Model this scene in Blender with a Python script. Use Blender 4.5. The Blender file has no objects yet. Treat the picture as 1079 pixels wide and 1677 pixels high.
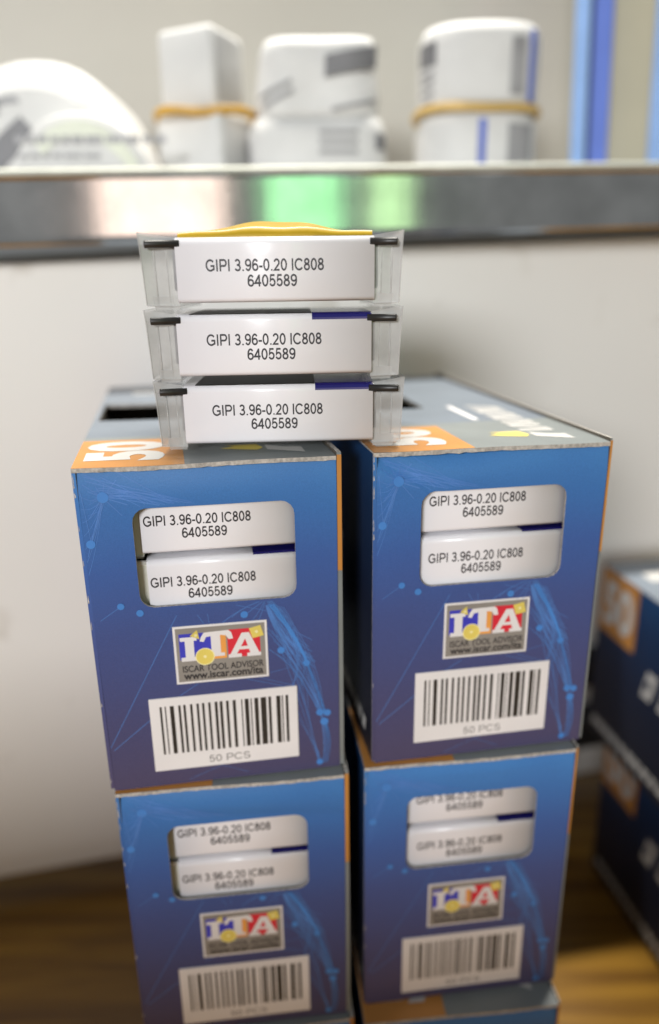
import bpy, bmesh, math, random
from mathutils import Vector, Matrix, noise
R = math.radians
S = bpy.context.scene
COL = S.collection
random.seed(7)

# ------------------------------------------------------------------ camera
F_PX, PITCH, ROLL = 1176.4, R(17.75), R(-0.84)
cd = bpy.data.cameras.new('camera')
cam = bpy.data.objects.new('camera', cd)
COL.objects.link(cam)
cd.sensor_fit = 'VERTICAL'
cd.sensor_height = 36.0
cd.lens = 36.0 * F_PX / 1677.0
cd.clip_start, cd.clip_end = 0.01, 50.0
fw = Vector((0, math.cos(PITCH), -math.sin(PITCH)))
r0 = Vector((1, 0, 0))
d0 = Vector((0, -math.sin(PITCH), -math.cos(PITCH)))
cr = r0 * math.cos(ROLL) - d0 * math.sin(ROLL)
cdn = r0 * math.sin(ROLL) + d0 * math.cos(ROLL)
cam.matrix_world = Matrix(((cr.x, -cdn.x, -fw.x, 0), (cr.y, -cdn.y, -fw.y, 0), (cr.z, -cdn.z, -fw.z, 0), (0, 0, 0, 1)))
cd.dof.use_dof = True
cd.dof.focus_distance = 0.206
cd.dof.aperture_fstop = 3.7
S.camera = cam

# ------------------------------------------------------------------ world and lamps
W = bpy.data.worlds.new('World')
S.world = W
W.use_nodes = True
W.node_tree.nodes['Background'].inputs[0].default_value = (0.88, 0.92, 0.94, 1)
W.node_tree.nodes['Background'].inputs[1].default_value = 0.24
S.view_settings.view_transform = 'Standard'
S.view_settings.look = 'None'
S.view_settings.exposure = 0.0
S.view_settings.gamma = 1.0


def area(name, loc, target, sx, sy, power, col):
    l = bpy.data.lights.new(name, 'AREA')
    l.shape = 'RECTANGLE'
    l.size, l.size_y, l.energy, l.color = sx, sy, power, col
    o = bpy.data.objects.new(name, l)
    o.location = loc
    d = Vector(target) - Vector(loc)
    o.rotation_euler = d.to_track_quat('-Z', 'Y').to_euler()
    COL.objects.link(o)
    return o


# daylight from the window side, in front of the bench
area('window_light', (-0.58, -1.5, 0.43), (0.0, 0.3, -0.05), 0.5, 0.34, 29.0, (0.97, 0.98, 1.0))
# ceiling tube behind the shelf edge: the steel shelf shades the back of the bench from it
tube = area('ceiling_tube', (0.05, 0.725, 1.65), (0.05, 0.30, 0.0), 1.2, 0.035, 78.0, (1.0, 0.95, 0.86))
tube.rotation_euler = (R(-16), 0, R(11))
# window panes behind the photographer (sunlit wall in one, garden in the other): what the steel reflects
area('window_pane_light', (0.43, -2.0, 0.45), (0.0, 0.37, 0.05), 0.44, 1.1, 3.2, (1.0, 0.77, 0.66))
area('garden_pane_light', (0.97, -2.0, 0.45), (0.0, 0.37, 0.05), 0.28, 1.1, 1.7, (0.36, 1.0, 0.42))
area('garden_pane_light', (1.34, -2.0, 0.52), (0.0, 0.37, 0.05), 0.15, 1.0, 0.8, (0.58, 1.0, 0.45))

# ------------------------------------------------------------------ materials


def lin(c):
    return tuple(((v / 255.0) / 12.92 if v / 255.0 <= 0.04045 else ((v / 255.0 + 0.055) / 1.055) ** 2.4) for v in c)


def mat(name, col, rough=0.5, metal=0.0, spec=0.5, var=0.06, vscale=60.0, bump=0.0, bscale=900.0, coat=0.0, tint=None):
    m = bpy.data.materials.new(name)
    m.use_nodes = True
    nt = m.node_tree
    b = nt.nodes['Principled BSDF']
    b.inputs['Roughness'].default_value = rough
    b.inputs['Metallic'].default_value = metal
    b.inputs['Specular IOR Level'].default_value = spec
    b.inputs['Coat Weight'].default_value = coat
    b.inputs['Coat Roughness'].default_value = 0.12
    tc = nt.nodes.new('ShaderNodeTexCoord')
    nz = nt.nodes.new('ShaderNodeTexNoise')
    nz.inputs['Scale'].default_value = vscale
    nz.inputs['Detail'].default_value = 5.0
    nt.links.new(tc.outputs['Object'], nz.inputs['Vector'])
    rp = nt.nodes.new('ShaderNodeValToRGB')
    t = tint or tuple(c * (1 - 2.2 * var) for c in col)
    rp.color_ramp.elements[0].position = 0.3
    rp.color_ramp.elements[1].position = 0.7
    rp.color_ramp.elements[0].color = (*t, 1)
    rp.color_ramp.elements[1].color = (*[min(1, c * (1 + var)) for c in col], 1)
    nt.links.new(nz.outputs['Fac'], rp.inputs['Fac'])
    nt.links.new(rp.outputs['Color'], b.inputs['Base Color'])
    if bump:
        n2 = nt.nodes.new('ShaderNodeTexNoise')
        n2.inputs['Scale'].default_value = bscale
        n2.inputs['Detail'].default_value = 3.0
        nt.links.new(tc.outputs['Object'], n2.inputs['Vector'])
        bp = nt.nodes.new('ShaderNodeBump')
        bp.inputs['Strength'].default_value = bump
        bp.inputs['Distance'].default_value = 0.0004
        nt.links.new(n2.outputs['Fac'], bp.inputs['Height'])
        nt.links.new(bp.outputs['Normal'], b.inputs['Normal'])
    return m


def ramp_print(name, stops, axis, length, rough=0.4):
    """paper print whose ink fades along one local axis"""
    m = mat(name, (0.5, 0.5, 0.5), rough, spec=0.35, bump=0.10, bscale=1800.0)
    nt = m.node_tree
    b = nt.nodes['Principled BSDF']
    tc = nt.nodes['Texture Coordinate']
    sp = nt.nodes.new('ShaderNodeSeparateXYZ')
    nt.links.new(tc.outputs['Object'], sp.inputs[0])
    nz = nt.nodes.new('ShaderNodeTexNoise')
    nz.inputs['Scale'].default_value = 28.0
    nt.links.new(tc.outputs['Object'], nz.inputs['Vector'])
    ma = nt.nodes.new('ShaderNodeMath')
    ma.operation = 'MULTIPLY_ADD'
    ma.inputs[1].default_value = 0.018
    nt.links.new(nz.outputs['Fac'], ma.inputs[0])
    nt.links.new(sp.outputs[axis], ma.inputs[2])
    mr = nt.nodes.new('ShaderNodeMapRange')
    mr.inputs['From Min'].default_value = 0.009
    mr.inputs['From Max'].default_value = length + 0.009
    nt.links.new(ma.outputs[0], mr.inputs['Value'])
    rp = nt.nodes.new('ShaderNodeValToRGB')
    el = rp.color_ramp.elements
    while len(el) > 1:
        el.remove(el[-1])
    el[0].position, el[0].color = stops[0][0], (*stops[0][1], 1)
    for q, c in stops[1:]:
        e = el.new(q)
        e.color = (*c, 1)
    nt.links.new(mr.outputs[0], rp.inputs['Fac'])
    # ink grain
    n3 = nt.nodes.new('ShaderNodeTexNoise')
    n3.inputs['Scale'].default_value = 2600.0
    nt.links.new(tc.outputs['Object'], n3.inputs['Vector'])
    mx = nt.nodes.new('ShaderNodeMix')
    mx.data_type = 'RGBA'
    mx.blend_type = 'OVERLAY'
    mx.inputs['Factor'].default_value = 0.16
    nt.links.new(rp.outputs['Color'], mx.inputs['A'])
    nt.links.new(n3.outputs['Fac'], mx.inputs['B'])
    oi = nt.nodes.new('ShaderNodeObjectInfo')
    mv = nt.nodes.new('ShaderNodeMapRange')
    mv.inputs['To Min'].default_value = 0.90
    mv.inputs['To Max'].default_value = 1.08
    nt.links.new(oi.outputs['Random'], mv.inputs['Value'])
    hs = nt.nodes.new('ShaderNodeHueSaturation')
    nt.links.new(mv.outputs[0], hs.inputs['Value'])
    nt.links.new(mx.outputs['Result'], hs.inputs['Color'])
    nt.links.new(hs.outputs[0], b.inputs['Base Color'])
    return m


def sheer(name, col, clear, rough=0.3):
    m = mat(name, col, rough, var=0.08, vscale=120.0)
    nt = m.node_tree
    b = nt.nodes['Principled BSDF']
    tr = nt.nodes.new('ShaderNodeBsdfTransparent')
    mx = nt.nodes.new('ShaderNodeMixShader')
    mx.inputs[0].default_value = clear
    nt.links.new(b.outputs[0], mx.inputs[1])
    nt.links.new(tr.outputs[0], mx.inputs[2])
    nt.links.new(mx.outputs[0], nt.nodes['Material Output'].inputs['Surface'])
    return m


H_C = 0.106
W_C = 0.075
D_C = 0.1672
M = {}
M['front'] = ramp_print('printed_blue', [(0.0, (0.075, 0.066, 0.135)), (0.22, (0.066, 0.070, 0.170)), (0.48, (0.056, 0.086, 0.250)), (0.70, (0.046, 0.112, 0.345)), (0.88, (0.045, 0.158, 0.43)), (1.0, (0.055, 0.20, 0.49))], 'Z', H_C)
M['side'] = ramp_print('printed_side', [(0.0, (0.022, 0.022, 0.032)), (0.5, (0.015, 0.022, 0.05)), (0.8, (0.012, 0.035, 0.10)), (1.0, (0.015, 0.06, 0.17))], 'Z', H_C)  # side ink made darker to carry the shade on these faces
M['inside'] = mat('raw_board_inside', (0.10, 0.085, 0.065), 0.85, bump=0.2)
M['edge'] = mat('raw_board_edge', (0.47, 0.44, 0.40), 0.9, var=0.18, vscale=900.0, bump=0.5, bscale=2500.0)
M['lid'] = mat('printed_lid', (0.165, 0.195, 0.235), 0.36, var=0.05, bump=0.08)
M['band'] = mat('printed_lid_band', (0.20, 0.22, 0.22), 0.36, var=0.05, bump=0.08)
M['orange'] = mat('printed_orange', (0.52, 0.23, 0.055), 0.36, var=0.05)
M['printwhite'] = mat('printed_white', (0.56, 0.55, 0.53), 0.4, var=0.03)
M['label'] = mat('white_label', (0.80, 0.79, 0.82), 0.30, var=0.02, vscale=25.0, bump=0.05, bscale=400.0, coat=0.25)
M['ink'] = mat('black_ink', (0.022, 0.021, 0.026), 0.5, var=0.1)
M['inkgrey'] = mat('grey_ink', (0.16, 0.155, 0.15), 0.6, var=0.1)
M['barink'] = mat('bar_ink', (0.025, 0.022, 0.019), 0.5, var=0.15, vscale=300.0)
M['paper'] = mat('sticker_paper', (0.77, 0.75, 0.75), 0.55, var=0.03, vscale=40.0, bump=0.05)
M['line'] = mat('print_light_blue', (0.06, 0.225, 0.60), 0.4, var=0.05)
M['fine'] = sheer('print_fine_blue', (0.11, 0.28, 0.70), 0.28, 0.45)
M['logogrey'] = mat('logo_grey', (0.27, 0.25, 0.225), 0.5, var=0.05)
M['logoblue'] = mat('logo_blue', (0.045, 0.05, 0.50), 0.5)
M['logored'] = mat('logo_red', (0.66, 0.022, 0.045), 0.5)
M['logoorange'] = mat('logo_orange', (0.80, 0.34, 0.075), 0.5)
M['logoyellow'] = mat('logo_yellow', (0.74, 0.60, 0.13), 0.5)
M['logopale'] = mat('logo_pale_yellow', (0.88, 0.80, 0.42), 0.5)
M['navy'] = mat('navy_stripe', (0.012, 0.011, 0.13), 0.25, var=0.05, coat=0.3)
M['yellow'] = mat('yellow_label', (0.43, 0.275, 0.007), 0.34, var=0.05)
M['holder'] = mat('navy_holder', (0.03, 0.035, 0.08), 0.45, var=0.1)
M['rod'] = mat('black_plastic', (0.022, 0.021, 0.020), 0.4, var=0.2, vscale=300.0)
M['plastic'] = sheer('frosted_plastic', (0.56, 0.56, 0.55), 0.45, 0.16)
M['traylit'] = mat('lit_tray_plastic', (0.62, 0.62, 0.54), 0.35, var=0.05)  # pale opaque copy of the frosted plastic, standing in for light inside cartons
M['clear'] = sheer('clear_plastic', (0.60, 0.60, 0.59), 0.58, 0.15)
M['panel'] = mat('white_painted_panel', (0.80, 0.785, 0.755), 0.42, var=0.012, vscale=7.0, bump=0.04, bscale=300.0)
M['backwall'] = mat('cream_back_panel', (0.54, 0.51, 0.45), 0.5, var=0.03, vscale=9.0)
M['olive'] = mat('olive_side_panel', (0.42, 0.385, 0.26), 0.5, var=0.04, vscale=20.0)
M['postlight'] = mat('light_blue_film', (0.30, 0.48, 0.84), 0.55, spec=0.2, var=0.05, vscale=30.0)
M['postblue'] = mat('blue_film', (0.13, 0.21, 0.64), 0.55, spec=0.2, var=0.05, vscale=30.0)
M['groove'] = mat('dark_groove', (0.02, 0.035, 0.08), 0.6)
M['bundle'] = mat('white_wrap', (0.68, 0.68, 0.67), 0.55, spec=0.3, var=0.04, vscale=45.0, bump=0.3, bscale=90.0)
M['bundleshade'] = mat('shaded_wrap', (0.50, 0.50, 0.50), 0.4, var=0.06, vscale=45.0)  # white wrap with the shade of its turned-away side put into the colour
M['barblur'] = mat('grey_barcode_ink', (0.17, 0.17, 0.18), 0.5, var=0.1)
M['textblur'] = mat('faint_text_ink', (0.33, 0.33, 0.34), 0.5, var=0.1)
M['bluestripe'] = mat('blue_stripe_ink', (0.10, 0.16, 0.58), 0.4, var=0.1)
M['rubber'] = mat('amber_rubber', (0.52, 0.29, 0.03), 0.4, var=0.1)
M['rubberpale'] = mat('pale_rubber', (0.62, 0.42, 0.14), 0.4, var=0.1)
M['piece'] = mat('matt_black', (0.012, 0.012, 0.012), 0.6)
M['greencap'] = mat('pale_green_wrap', (0.60, 0.63, 0.50), 0.4, var=0.04)


def steel_mat():
    m = mat('brushed_steel', (0.68, 0.67, 0.65), 0.17, 1.0, var=0.10, vscale=40.0)
    nt = m.node_tree
    b = nt.nodes['Principled BSDF']
    tc = nt.nodes['Texture Coordinate']
    mp = nt.nodes.new('ShaderNodeMapping')
    mp.inputs['Scale'].default_value = (260.0, 260.0, 14.0)
    nt.links.new(tc.outputs['Object'], mp.inputs['Vector'])
    nz = nt.nodes.new('ShaderNodeTexNoise')
    nz.inputs['Scale'].default_value = 1.0
    nz.inputs['Detail'].default_value = 4.0
    nt.links.new(mp.outputs[0], nz.inputs['Vector'])
    big = nt.nodes.new('ShaderNodeTexNoise')
    big.inputs['Scale'].default_value = 22.0
    nt.links.new(tc.outputs['Object'], big.inputs['Vector'])
    mr = nt.nodes.new('ShaderNodeMapRange')
    mr.inputs['To Min'].default_value = 0.05
    mr.inputs['To Max'].default_value = 0.13
    nt.links.new(big.outputs['Fac'], mr.inputs['Value'])
    nt.links.new(mr.outputs[0], b.inputs['Roughness'])
    bp = nt.nodes.new('ShaderNodeBump')
    bp.inputs['Strength'].default_value = 0.03
    bp.inputs['Distance'].default_value = 0.0004
    nt.links.new(nz.outputs['Fac'], bp.inputs['Height'])
    nt.links.new(bp.outputs['Normal'], b.inputs['Normal'])
    return m


M['steel'] = steel_mat()
M['hem'] = mat('satin_steel_hem', (0.36, 0.37, 0.33), 0.5, 0.35, var=0.08)


def wood_mat():
    m = mat('varnished_wood', (0.4, 0.2, 0.05), 0.33, spec=0.4)
    nt = m.node_tree
    b = nt.nodes['Principled BSDF']
    tc = nt.nodes['Texture Coordinate']
    mp = nt.nodes.new('ShaderNodeMapping')
    mp.inputs['Rotation'].default_value = (0, 0, R(-4))
    mp.inputs['Scale'].default_value = (3.0, 42.0, 3.0)
    nt.links.new(tc.outputs['Object'], mp.inputs['Vector'])
    nz = nt.nodes.new('ShaderNodeTexNoise')
    nz.inputs['Scale'].default_value = 1.6
    nz.inputs['Detail'].default_value = 7.0
    nz.inputs['Roughness'].default_value = 0.6
    nz.inputs['Distortion'].default_value = 0.6
    nt.links.new(mp.outputs[0], nz.inputs['Vector'])
    rp = nt.nodes.new('ShaderNodeValToRGB')
    rp.color_ramp.elements[0].position = 0.3
    rp.color_ramp.elements[0].color = (0.085, 0.031, 0.004, 1)
    rp.color_ramp.elements[1].position = 0.72
    rp.color_ramp.elements[1].color = (0.36, 0.19, 0.022, 1)
    nt.links.new(nz.outputs['Fac'], rp.inputs['Fac'])
    nt.links.new(rp.outputs['Color'], b.inputs['Base Color'])
    return m


M['wood'] = wood_mat()

# faint scuffs on the painted panel
nt = M['panel'].node_tree
_b = nt.nodes['Principled BSDF']
_l = _b.inputs['Base Color'].links[0].from_socket
_n = nt.nodes.new('ShaderNodeTexNoise')
_n.inputs['Scale'].default_value = 26.0
_n.inputs['Detail'].default_value = 6.0
nt.links.new(nt.nodes['Texture Coordinate'].outputs['Object'], _n.inputs['Vector'])
_r = nt.nodes.new('ShaderNodeValToRGB')
_r.color_ramp.elements[0].position, _r.color_ramp.elements[0].color = 0.64, (1, 1, 1, 1)
_r.color_ramp.elements[1].position, _r.color_ramp.elements[1].color = 0.74, (0.80, 0.78, 0.75, 1)
nt.links.new(_n.outputs['Fac'], _r.inputs['Fac'])
_m = nt.nodes.new('ShaderNodeMix')
_m.data_type, _m.blend_type = 'RGBA', 'MULTIPLY'
_m.inputs['Factor'].default_value = 1.0
nt.links.new(_l, _m.inputs['A'])
nt.links.new(_r.outputs['Color'], _m.inputs['B'])
nt.links.new(_m.outputs['Result'], _b.inputs['Base Color'])

# ------------------------------------------------------------------ helpers
mm = 0.001


def tag(o, label=None, cat=None, group=None, kind=None):
    if label:
        o['label'] = label
    if cat:
        o['category'] = cat
    if group:
        o['group'] = group
    if kind:
        o['kind'] = kind
    return o


def empty(name, loc, rz=0.0):
    o = bpy.data.objects.new(name, None)
    o.empty_display_size = 0.01
    o.location = loc
    o.rotation_euler = (0, 0, rz)
    COL.objects.link(o)
    return o


class MB:
    def __init__(self):
        self.v, self.f, self.mi = [], [], []

    def poly(self, pts, mi=0):
        n = len(self.v)
        self.v += [tuple(q) for q in pts]
        self.f.append(tuple(range(n, n + len(pts))))
        self.mi.append(mi)

    def box(self, x0, x1, y0, y1, z0, z1, mi=0, faces='xXyYzZ', fm=None):
        c = [(x0, y0, z0), (x1, y0, z0), (x1, y1, z0), (x0, y1, z0), (x0, y0, z1), (x1, y0, z1), (x1, y1, z1), (x0, y1, z1)]
        q = {'z': (0, 3, 2, 1), 'Z': (4, 5, 6, 7), 'y': (0, 1, 5, 4), 'Y': (2, 3, 7, 6), 'x': (3, 0, 4, 7), 'X': (1, 2, 6, 5)}
        n = len(self.v)
        self.v += c
        for k in faces:
            self.f.append(tuple(n + i for i in q[k]))
            self.mi.append((fm or {}).get(k, mi))

    def sweep(self, prof, x0, x1, mi=0, closed=False, seg=1, fn=None):
        """profile of (y, z) points swept along x"""
        n = len(self.v)
        k = len(prof)
        for s in range(seg + 1):
            x = x0 + (x1 - x0) * s / seg
            for (y, z) in prof:
                q = (x, y, z)
                self.v.append(fn(*q) if fn else q)
        for s in range(seg):
            for i in range(k if closed else k - 1):
                a, b = n + s * k + i, n + s * k + (i + 1) % k
                self.f.append((a, b, b + k, a + k))
                self.mi.append(mi)
        if closed:
            self.f.append(tuple(n + i for i in range(k))[::-1])
            self.mi.append(mi)
            self.f.append(tuple(n + seg * k + i for i in range(k)))
            self.mi.append(mi)

    def tube(self, pts, r, n=8, mi=0, closed=False):
        pts = [Vector(q) for q in pts]
        base = len(self.v)
        m = len(pts)
        for i, q in enumerate(pts):
            t = (pts[(i + 1) % m] - pts[i - 1]) if closed else (pts[min(i + 1, m - 1)] - pts[max(i - 1, 0)])
            t.normalize()
            u = t.cross(Vector((0, 0, 1)))
            if u.length < 1e-3:
                u = t.cross(Vector((0, 1, 0)))
            u.normalize()
            w = u.cross(t)
            for k in range(n):
                a = 2 * math.pi * k / n
                rr = r if not isinstance(r, tuple) else None
                if rr is None:
                    self.v.append(tuple(q + u * (r[0] * math.cos(a)) + w * (r[1] * math.sin(a))))
                else:
                    self.v.append(tuple(q + u * (rr * math.cos(a)) + w * (rr * math.sin(a))))
        for i in range(m if closed else m - 1):
            for k in range(n):
                a, b = base + i * n + k, base + i * n + (k + 1) % n
                c, d = base + ((i + 1) % m) * n + (k + 1) % n, base + ((i + 1) % m) * n + k
                self.f.append((a, b, c, d))
                self.mi.append(mi)
        if not closed:
            self.f.append(tuple(base + k for k in range(n))[::-1])
            self.mi.append(mi)
            self.f.append(tuple(base + (m - 1) * n + k for k in range(n)))
            self.mi.append(mi)

    def mesh(self, name, mats, smooth=False):
        me = bpy.data.meshes.new(name)
        me.from_pydata(self.v, [], self.f)
        for m_ in mats:
            me.materials.append(m_)
        me.polygons.foreach_set('material_index', self.mi)
        if smooth:
            me.polygons.foreach_set('use_smooth', [True] * len(me.polygons))
        me.update()
        return me

    def build(self, name, mats, parent=None, smooth=False, bevel=0.0):
        if not isinstance(mats, (list, tuple)):
            mats = [mats]
        me = self.mesh(name, mats, smooth)
        if bevel:
            bm = bmesh.new()
            bm.from_mesh(me)
            bmesh.ops.remove_doubles(bm, verts=bm.verts, dist=1e-6)
            bmesh.ops.bevel(bm, geom=[e for e in bm.edges if e.is_manifold and e.calc_face_angle(0) > 0.5], offset=bevel, segments=2, affect='EDGES', profile=0.5)
            bm.to_mesh(me)
            bm.free()
            if smooth:
                me.polygons.foreach_set('use_smooth', [True] * len(me.polygons))
        return link(name, me, parent)


def link(name, me, parent=None):
    o = bpy.data.objects.new(name, me)
    COL.objects.link(o)
    if parent is not None:
        o.parent = parent
    return o


def stuff(o):
    o['kind'] = 'stuff'      # print too small to pick apart
    return o


def warp(o, fn):
    for v in o.data.vertices:
        v.co = fn(v.co)
    o.data.update()
    return o


TXT = {}


def text_mesh(s, bold=0.0, shear=0.0, spacing=1.0):
    """glyph outlines of a line of print, scaled to width 1 x cap height 1, facing -y"""
    key = (s, bold, shear, spacing)
    if key in TXT:
        return TXT[key]
    cu = bpy.data.curves.new('line_of_print', 'FONT')
    cu.body = s
    cu.offset = bold
    cu.shear = shear
    cu.space_character = spacing
    cu.resolution_u = 4
    o = bpy.data.objects.new('line_of_print', cu)
    COL.objects.link(o)
    bpy.context.view_layer.update()
    dg = bpy.context.evaluated_depsgraph_get()
    me = bpy.data.meshes.new_from_object(o.evaluated_get(dg))
    bpy.data.objects.remove(o)
    xs = [v.co.x for v in me.vertices]
    cap = CAP[0]
    x0, x1 = min(xs), max(xs)
    vs = [((v.co.x - x0) / (x1 - x0), v.co.y / cap) for v in me.vertices]
    fs = [tuple(q.vertices) for q in me.polygons]
    bpy.data.meshes.remove(me)
    TXT[key] = (vs, fs)
    return TXT[key]


CAP = [1.0]


def _cap():
    cu = bpy.data.curves.new('cap', 'FONT')
    cu.body = 'I'
    o = bpy.data.objects.new('cap', cu)
    COL.objects.link(o)
    bpy.context.view_layer.update()
    me = bpy.data.meshes.new_from_object(o.evaluated_get(bpy.context.evaluated_depsgraph_get()))
    CAP[0] = max(v.co.y for v in me.vertices)
    bpy.data.objects.remove(o)
    bpy.data.meshes.remove(me)


_cap()


def put_text(mb, s, fn, w, h, mi=0, bold=0.0, shear=0.0, spacing=1.0):
    """fn(u, v) -> 3d point, u along the line in metres, v up in metres"""
    vs, fs = text_mesh(s, bold, shear, spacing)
    n = len(mb.v)
    mb.v += [tuple(fn(u * w, v * h)) for (u, v) in vs]
    for f in fs:
        mb.f.append(tuple(n + i for i in f))
        mb.mi.append(mi)


# plain grotesque capitals and figures drawn as strokes (x, y with cap height 1)
def _arc(cx, cy, rx, ry, a0, a1, n=14):
    return [(cx + rx * math.cos(R(a0 + (a1 - a0) * i / n)), cy + ry * math.sin(R(a0 + (a1 - a0) * i / n))) for i in range(n + 1)]


_six = [_arc(.39, .315, .265, .25, 180, 540, 22), [(.125, .33)] + _arc(.405, .5, .28, .435, 172, 38, 12)]
GLYPH = {
    'I': (.388, [[(.194, 0), (.194, 1)]]),
    'P': (.93, [[(.17, 0), (.17, .935)], [(.105, .935), (.56, .935)] + _arc(.58, .69, .245, .245, 88, -88, 12) + [(.56, .445), (.17, .445)]]),
    'G': (1.086, [_arc(.545, .5, .43, .435, 38, 305, 24) + [(.93, .19), (.93, .45), (.57, .45)]]),
    'C': (1.008, [_arc(.53, .5, .42, .435, 36, 324, 24)]),
    'S': (.93, [_arc(.46, .72, .30, .215, 12, 262, 14) + _arc(.46, .28, .335, .22, 82, -168, 14)]),
    '0': (.776, [_arc(.388, .5, .265, .435, 0, 360, 24)]),
    '2': (.776, [_arc(.375, .675, .255, .26, 168, -30, 14) + [(.12, .065), (.675, .065)]]),
    '3': (.776, [_arc(.375, .72, .235, .215, 158, -88, 14) + [(.30, .505)], [(.34, .505)] + _arc(.375, .285, .27, .22, 88, -162, 14)]),
    '4': (.776, [[(.525, 0), (.525, .99)], [(.52, .94), (.075, .29), (.72, .29)]]),
    '5': (.776, [[(.64, .935), (.235, .935), (.155, .47)] + _arc(.385, .335, .265, .27, 135, -160, 16)]),
    '6': (.776, _six),
    '9': (.776, [[(.776 - x, 1 - y) for x, y in q] for q in _six]),
    '8': (.776, [_arc(.388, .74, .215, .195, 0, 360, 20), _arc(.388, .285, .26, .225, 0, 360, 22)]),
    '-': (.465, [[(.04, .36), (.425, .36)]]),
    '.': (.388, [[(.194, 0), (.194, .135)]]),
    ' ': (.388, []),
}


def stroke_text(mb, text, fn, w, h, sw=0.165, mi=0):
    """fn(u, v, lift) -> 3d point; w is the width of the whole line, h the cap height"""
    total = sum(GLYPH[c][0] for c in text)
    k = w / total
    x0, lay = 0.0, 0
    for c in text:
        adv, strokes = GLYPH[c]
        for st in strokes:
            lay += 1
            P = [Vector(q) for q in st]
            n = len(P)
            closed = (P[0] - P[-1]).length < 1e-4
            if closed:
                P = P[:-1]
                n -= 1
            L, Rr = [], []
            for i in range(n):
                a = P[(i - 1) % n] if closed or i else None
                b = P[(i + 1) % n] if closed or i < n - 1 else None
                d1 = (P[i] - a).normalized() if a is not None else (b - P[i]).normalized()
                d2 = (b - P[i]).normalized() if b is not None else d1
                t = d1 + d2
                t = t.normalized() if t.length > 1e-4 else d1
                nn = Vector((-t.y, t.x))
                mit = sw / 2 / max(0.45, nn.dot(Vector((-d1.y, d1.x))))
                L.append(P[i] + nn * mit)
                Rr.append(P[i] - nn * mit)
            for i in range(n if closed else n - 1):
                j = (i + 1) % n
                mb.poly([fn((x0 + q.x) * k, q.y * h, 0.0000015 * (lay % 3)) for q in (L[i], Rr[i], Rr[j], L[j])], mi)
        x0 += adv


# ------------------------------------------------------------------ cartons
WX0, WX1, WZ0, WZ1, WR = 15.0, 61.6, 62.2, 93.2, 4.2      # window in the front panel, mm


def rrect_hit(dx, dz):
    """where a ray from the window centre leaves its rounded outline"""
    a, b = (WX1 - WX0) / 2, (WZ1 - WZ0) / 2
    t = min(a / abs(dx) if dx else 1e9, b / abs(dz) if dz else 1e9)
    x, z = dx * t, dz * t
    if abs(x) > a - WR and abs(z) > b - WR:
        cx, cz = math.copysign(a - WR, x), math.copysign(b - WR, z)
        A = dx * dx + dz * dz
        B = -2 * (dx * cx + dz * cz)
        Cc = cx * cx + cz * cz - WR * WR
        q = B * B - 4 * A * Cc
        if q > 0:
            t = (-B + math.sqrt(q)) / (2 * A)
            x, z = dx * t, dz * t
    return x, z


def make_dent(kind):
    def dent(x, z):
        """how far the front panel lies behind its flat plane, mm"""
        d = 0.16
        if z > 92:
            d += 1.0 * ((z - 92) / 12.5) ** 2 * (0.55 + 0.45 * math.sin(math.pi * min(1, max(0, x / 75))))
        d -= 0.5 * math.exp(-((x - 40) / 26) ** 2 - ((z - 98) / 6) ** 2)
        d += 0.12 * math.sin(x * 0.11 + 1.0 + kind) * math.sin(z * 0.07 + kind)
        if kind == 1:      # creased top left corner
            s = (z - (103.5 - 0.62 * x)) * 0.85 + 0.8 * math.sin(x * 0.35)
            k = max(0.0, 1 - x / 24.0) ** 0.7 * min(1, x / 2.5)
            if z > 96:
                d += 1.9 * ((z - 96) / 8.6) ** 2 * math.exp(-((x - 24) / 20) ** 2)
            d += 1.5 * k * (0.75 * math.exp(-((s - 1.6) / 1.7) ** 2) - 0.55 * math.exp(-((s + 1.2) / 1.5) ** 2))
        elif kind == 2:
            d += 0.4 * math.exp(-((z - 97 + 0.1 * x) / 2.2) ** 2) + (0.9 * ((z - 96) / 8.6) ** 2 if z > 96 else 0)
        elif kind == 3:
            d -= 0.4 * math.exp(-((z - 101) / 2.5) ** 2 - ((x - 40) / 25) ** 2)
        return d
    return dent


BARS = [(255, 9), (276, 5), (297, 17), (332, 10), (353, 10), (381, 10), (408, 10), (431, 10), (457, 10), (484, 12), (505, 12), (532, 11), (560, 13), (596, 5), (611, 17), (636, 5), (652, 17), (679, 24), (712, 12), (746, 18), (770, 5), (786, 12)]

DOTS = [(3.0, 83.4, 1.3), (9.3, 63.4, 1.05), (14.6, 60.8, 1.1), (45.3, 57.6, 1.15), (56.1, 44.4, 1.15), (64.0, 39.1, 1.15), (68.0, 20.6, 1.25), (70.4, 20.2, 1.2), (69.4, 17.0, 1.35), (67.6, 1.7, 1.1), (7.7, 97.1, 1.3)]


def bez(p0, p1, p2, n=14):
    return [((1 - t) ** 2 * p0[0] + 2 * t * (1 - t) * p1[0] + t * t * p2[0], (1 - t) ** 2 * p0[1] + 2 * t * (1 - t) * p1[1] + t * t * p2[1]) for t in [i / n for i in range(n + 1)]]


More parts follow.
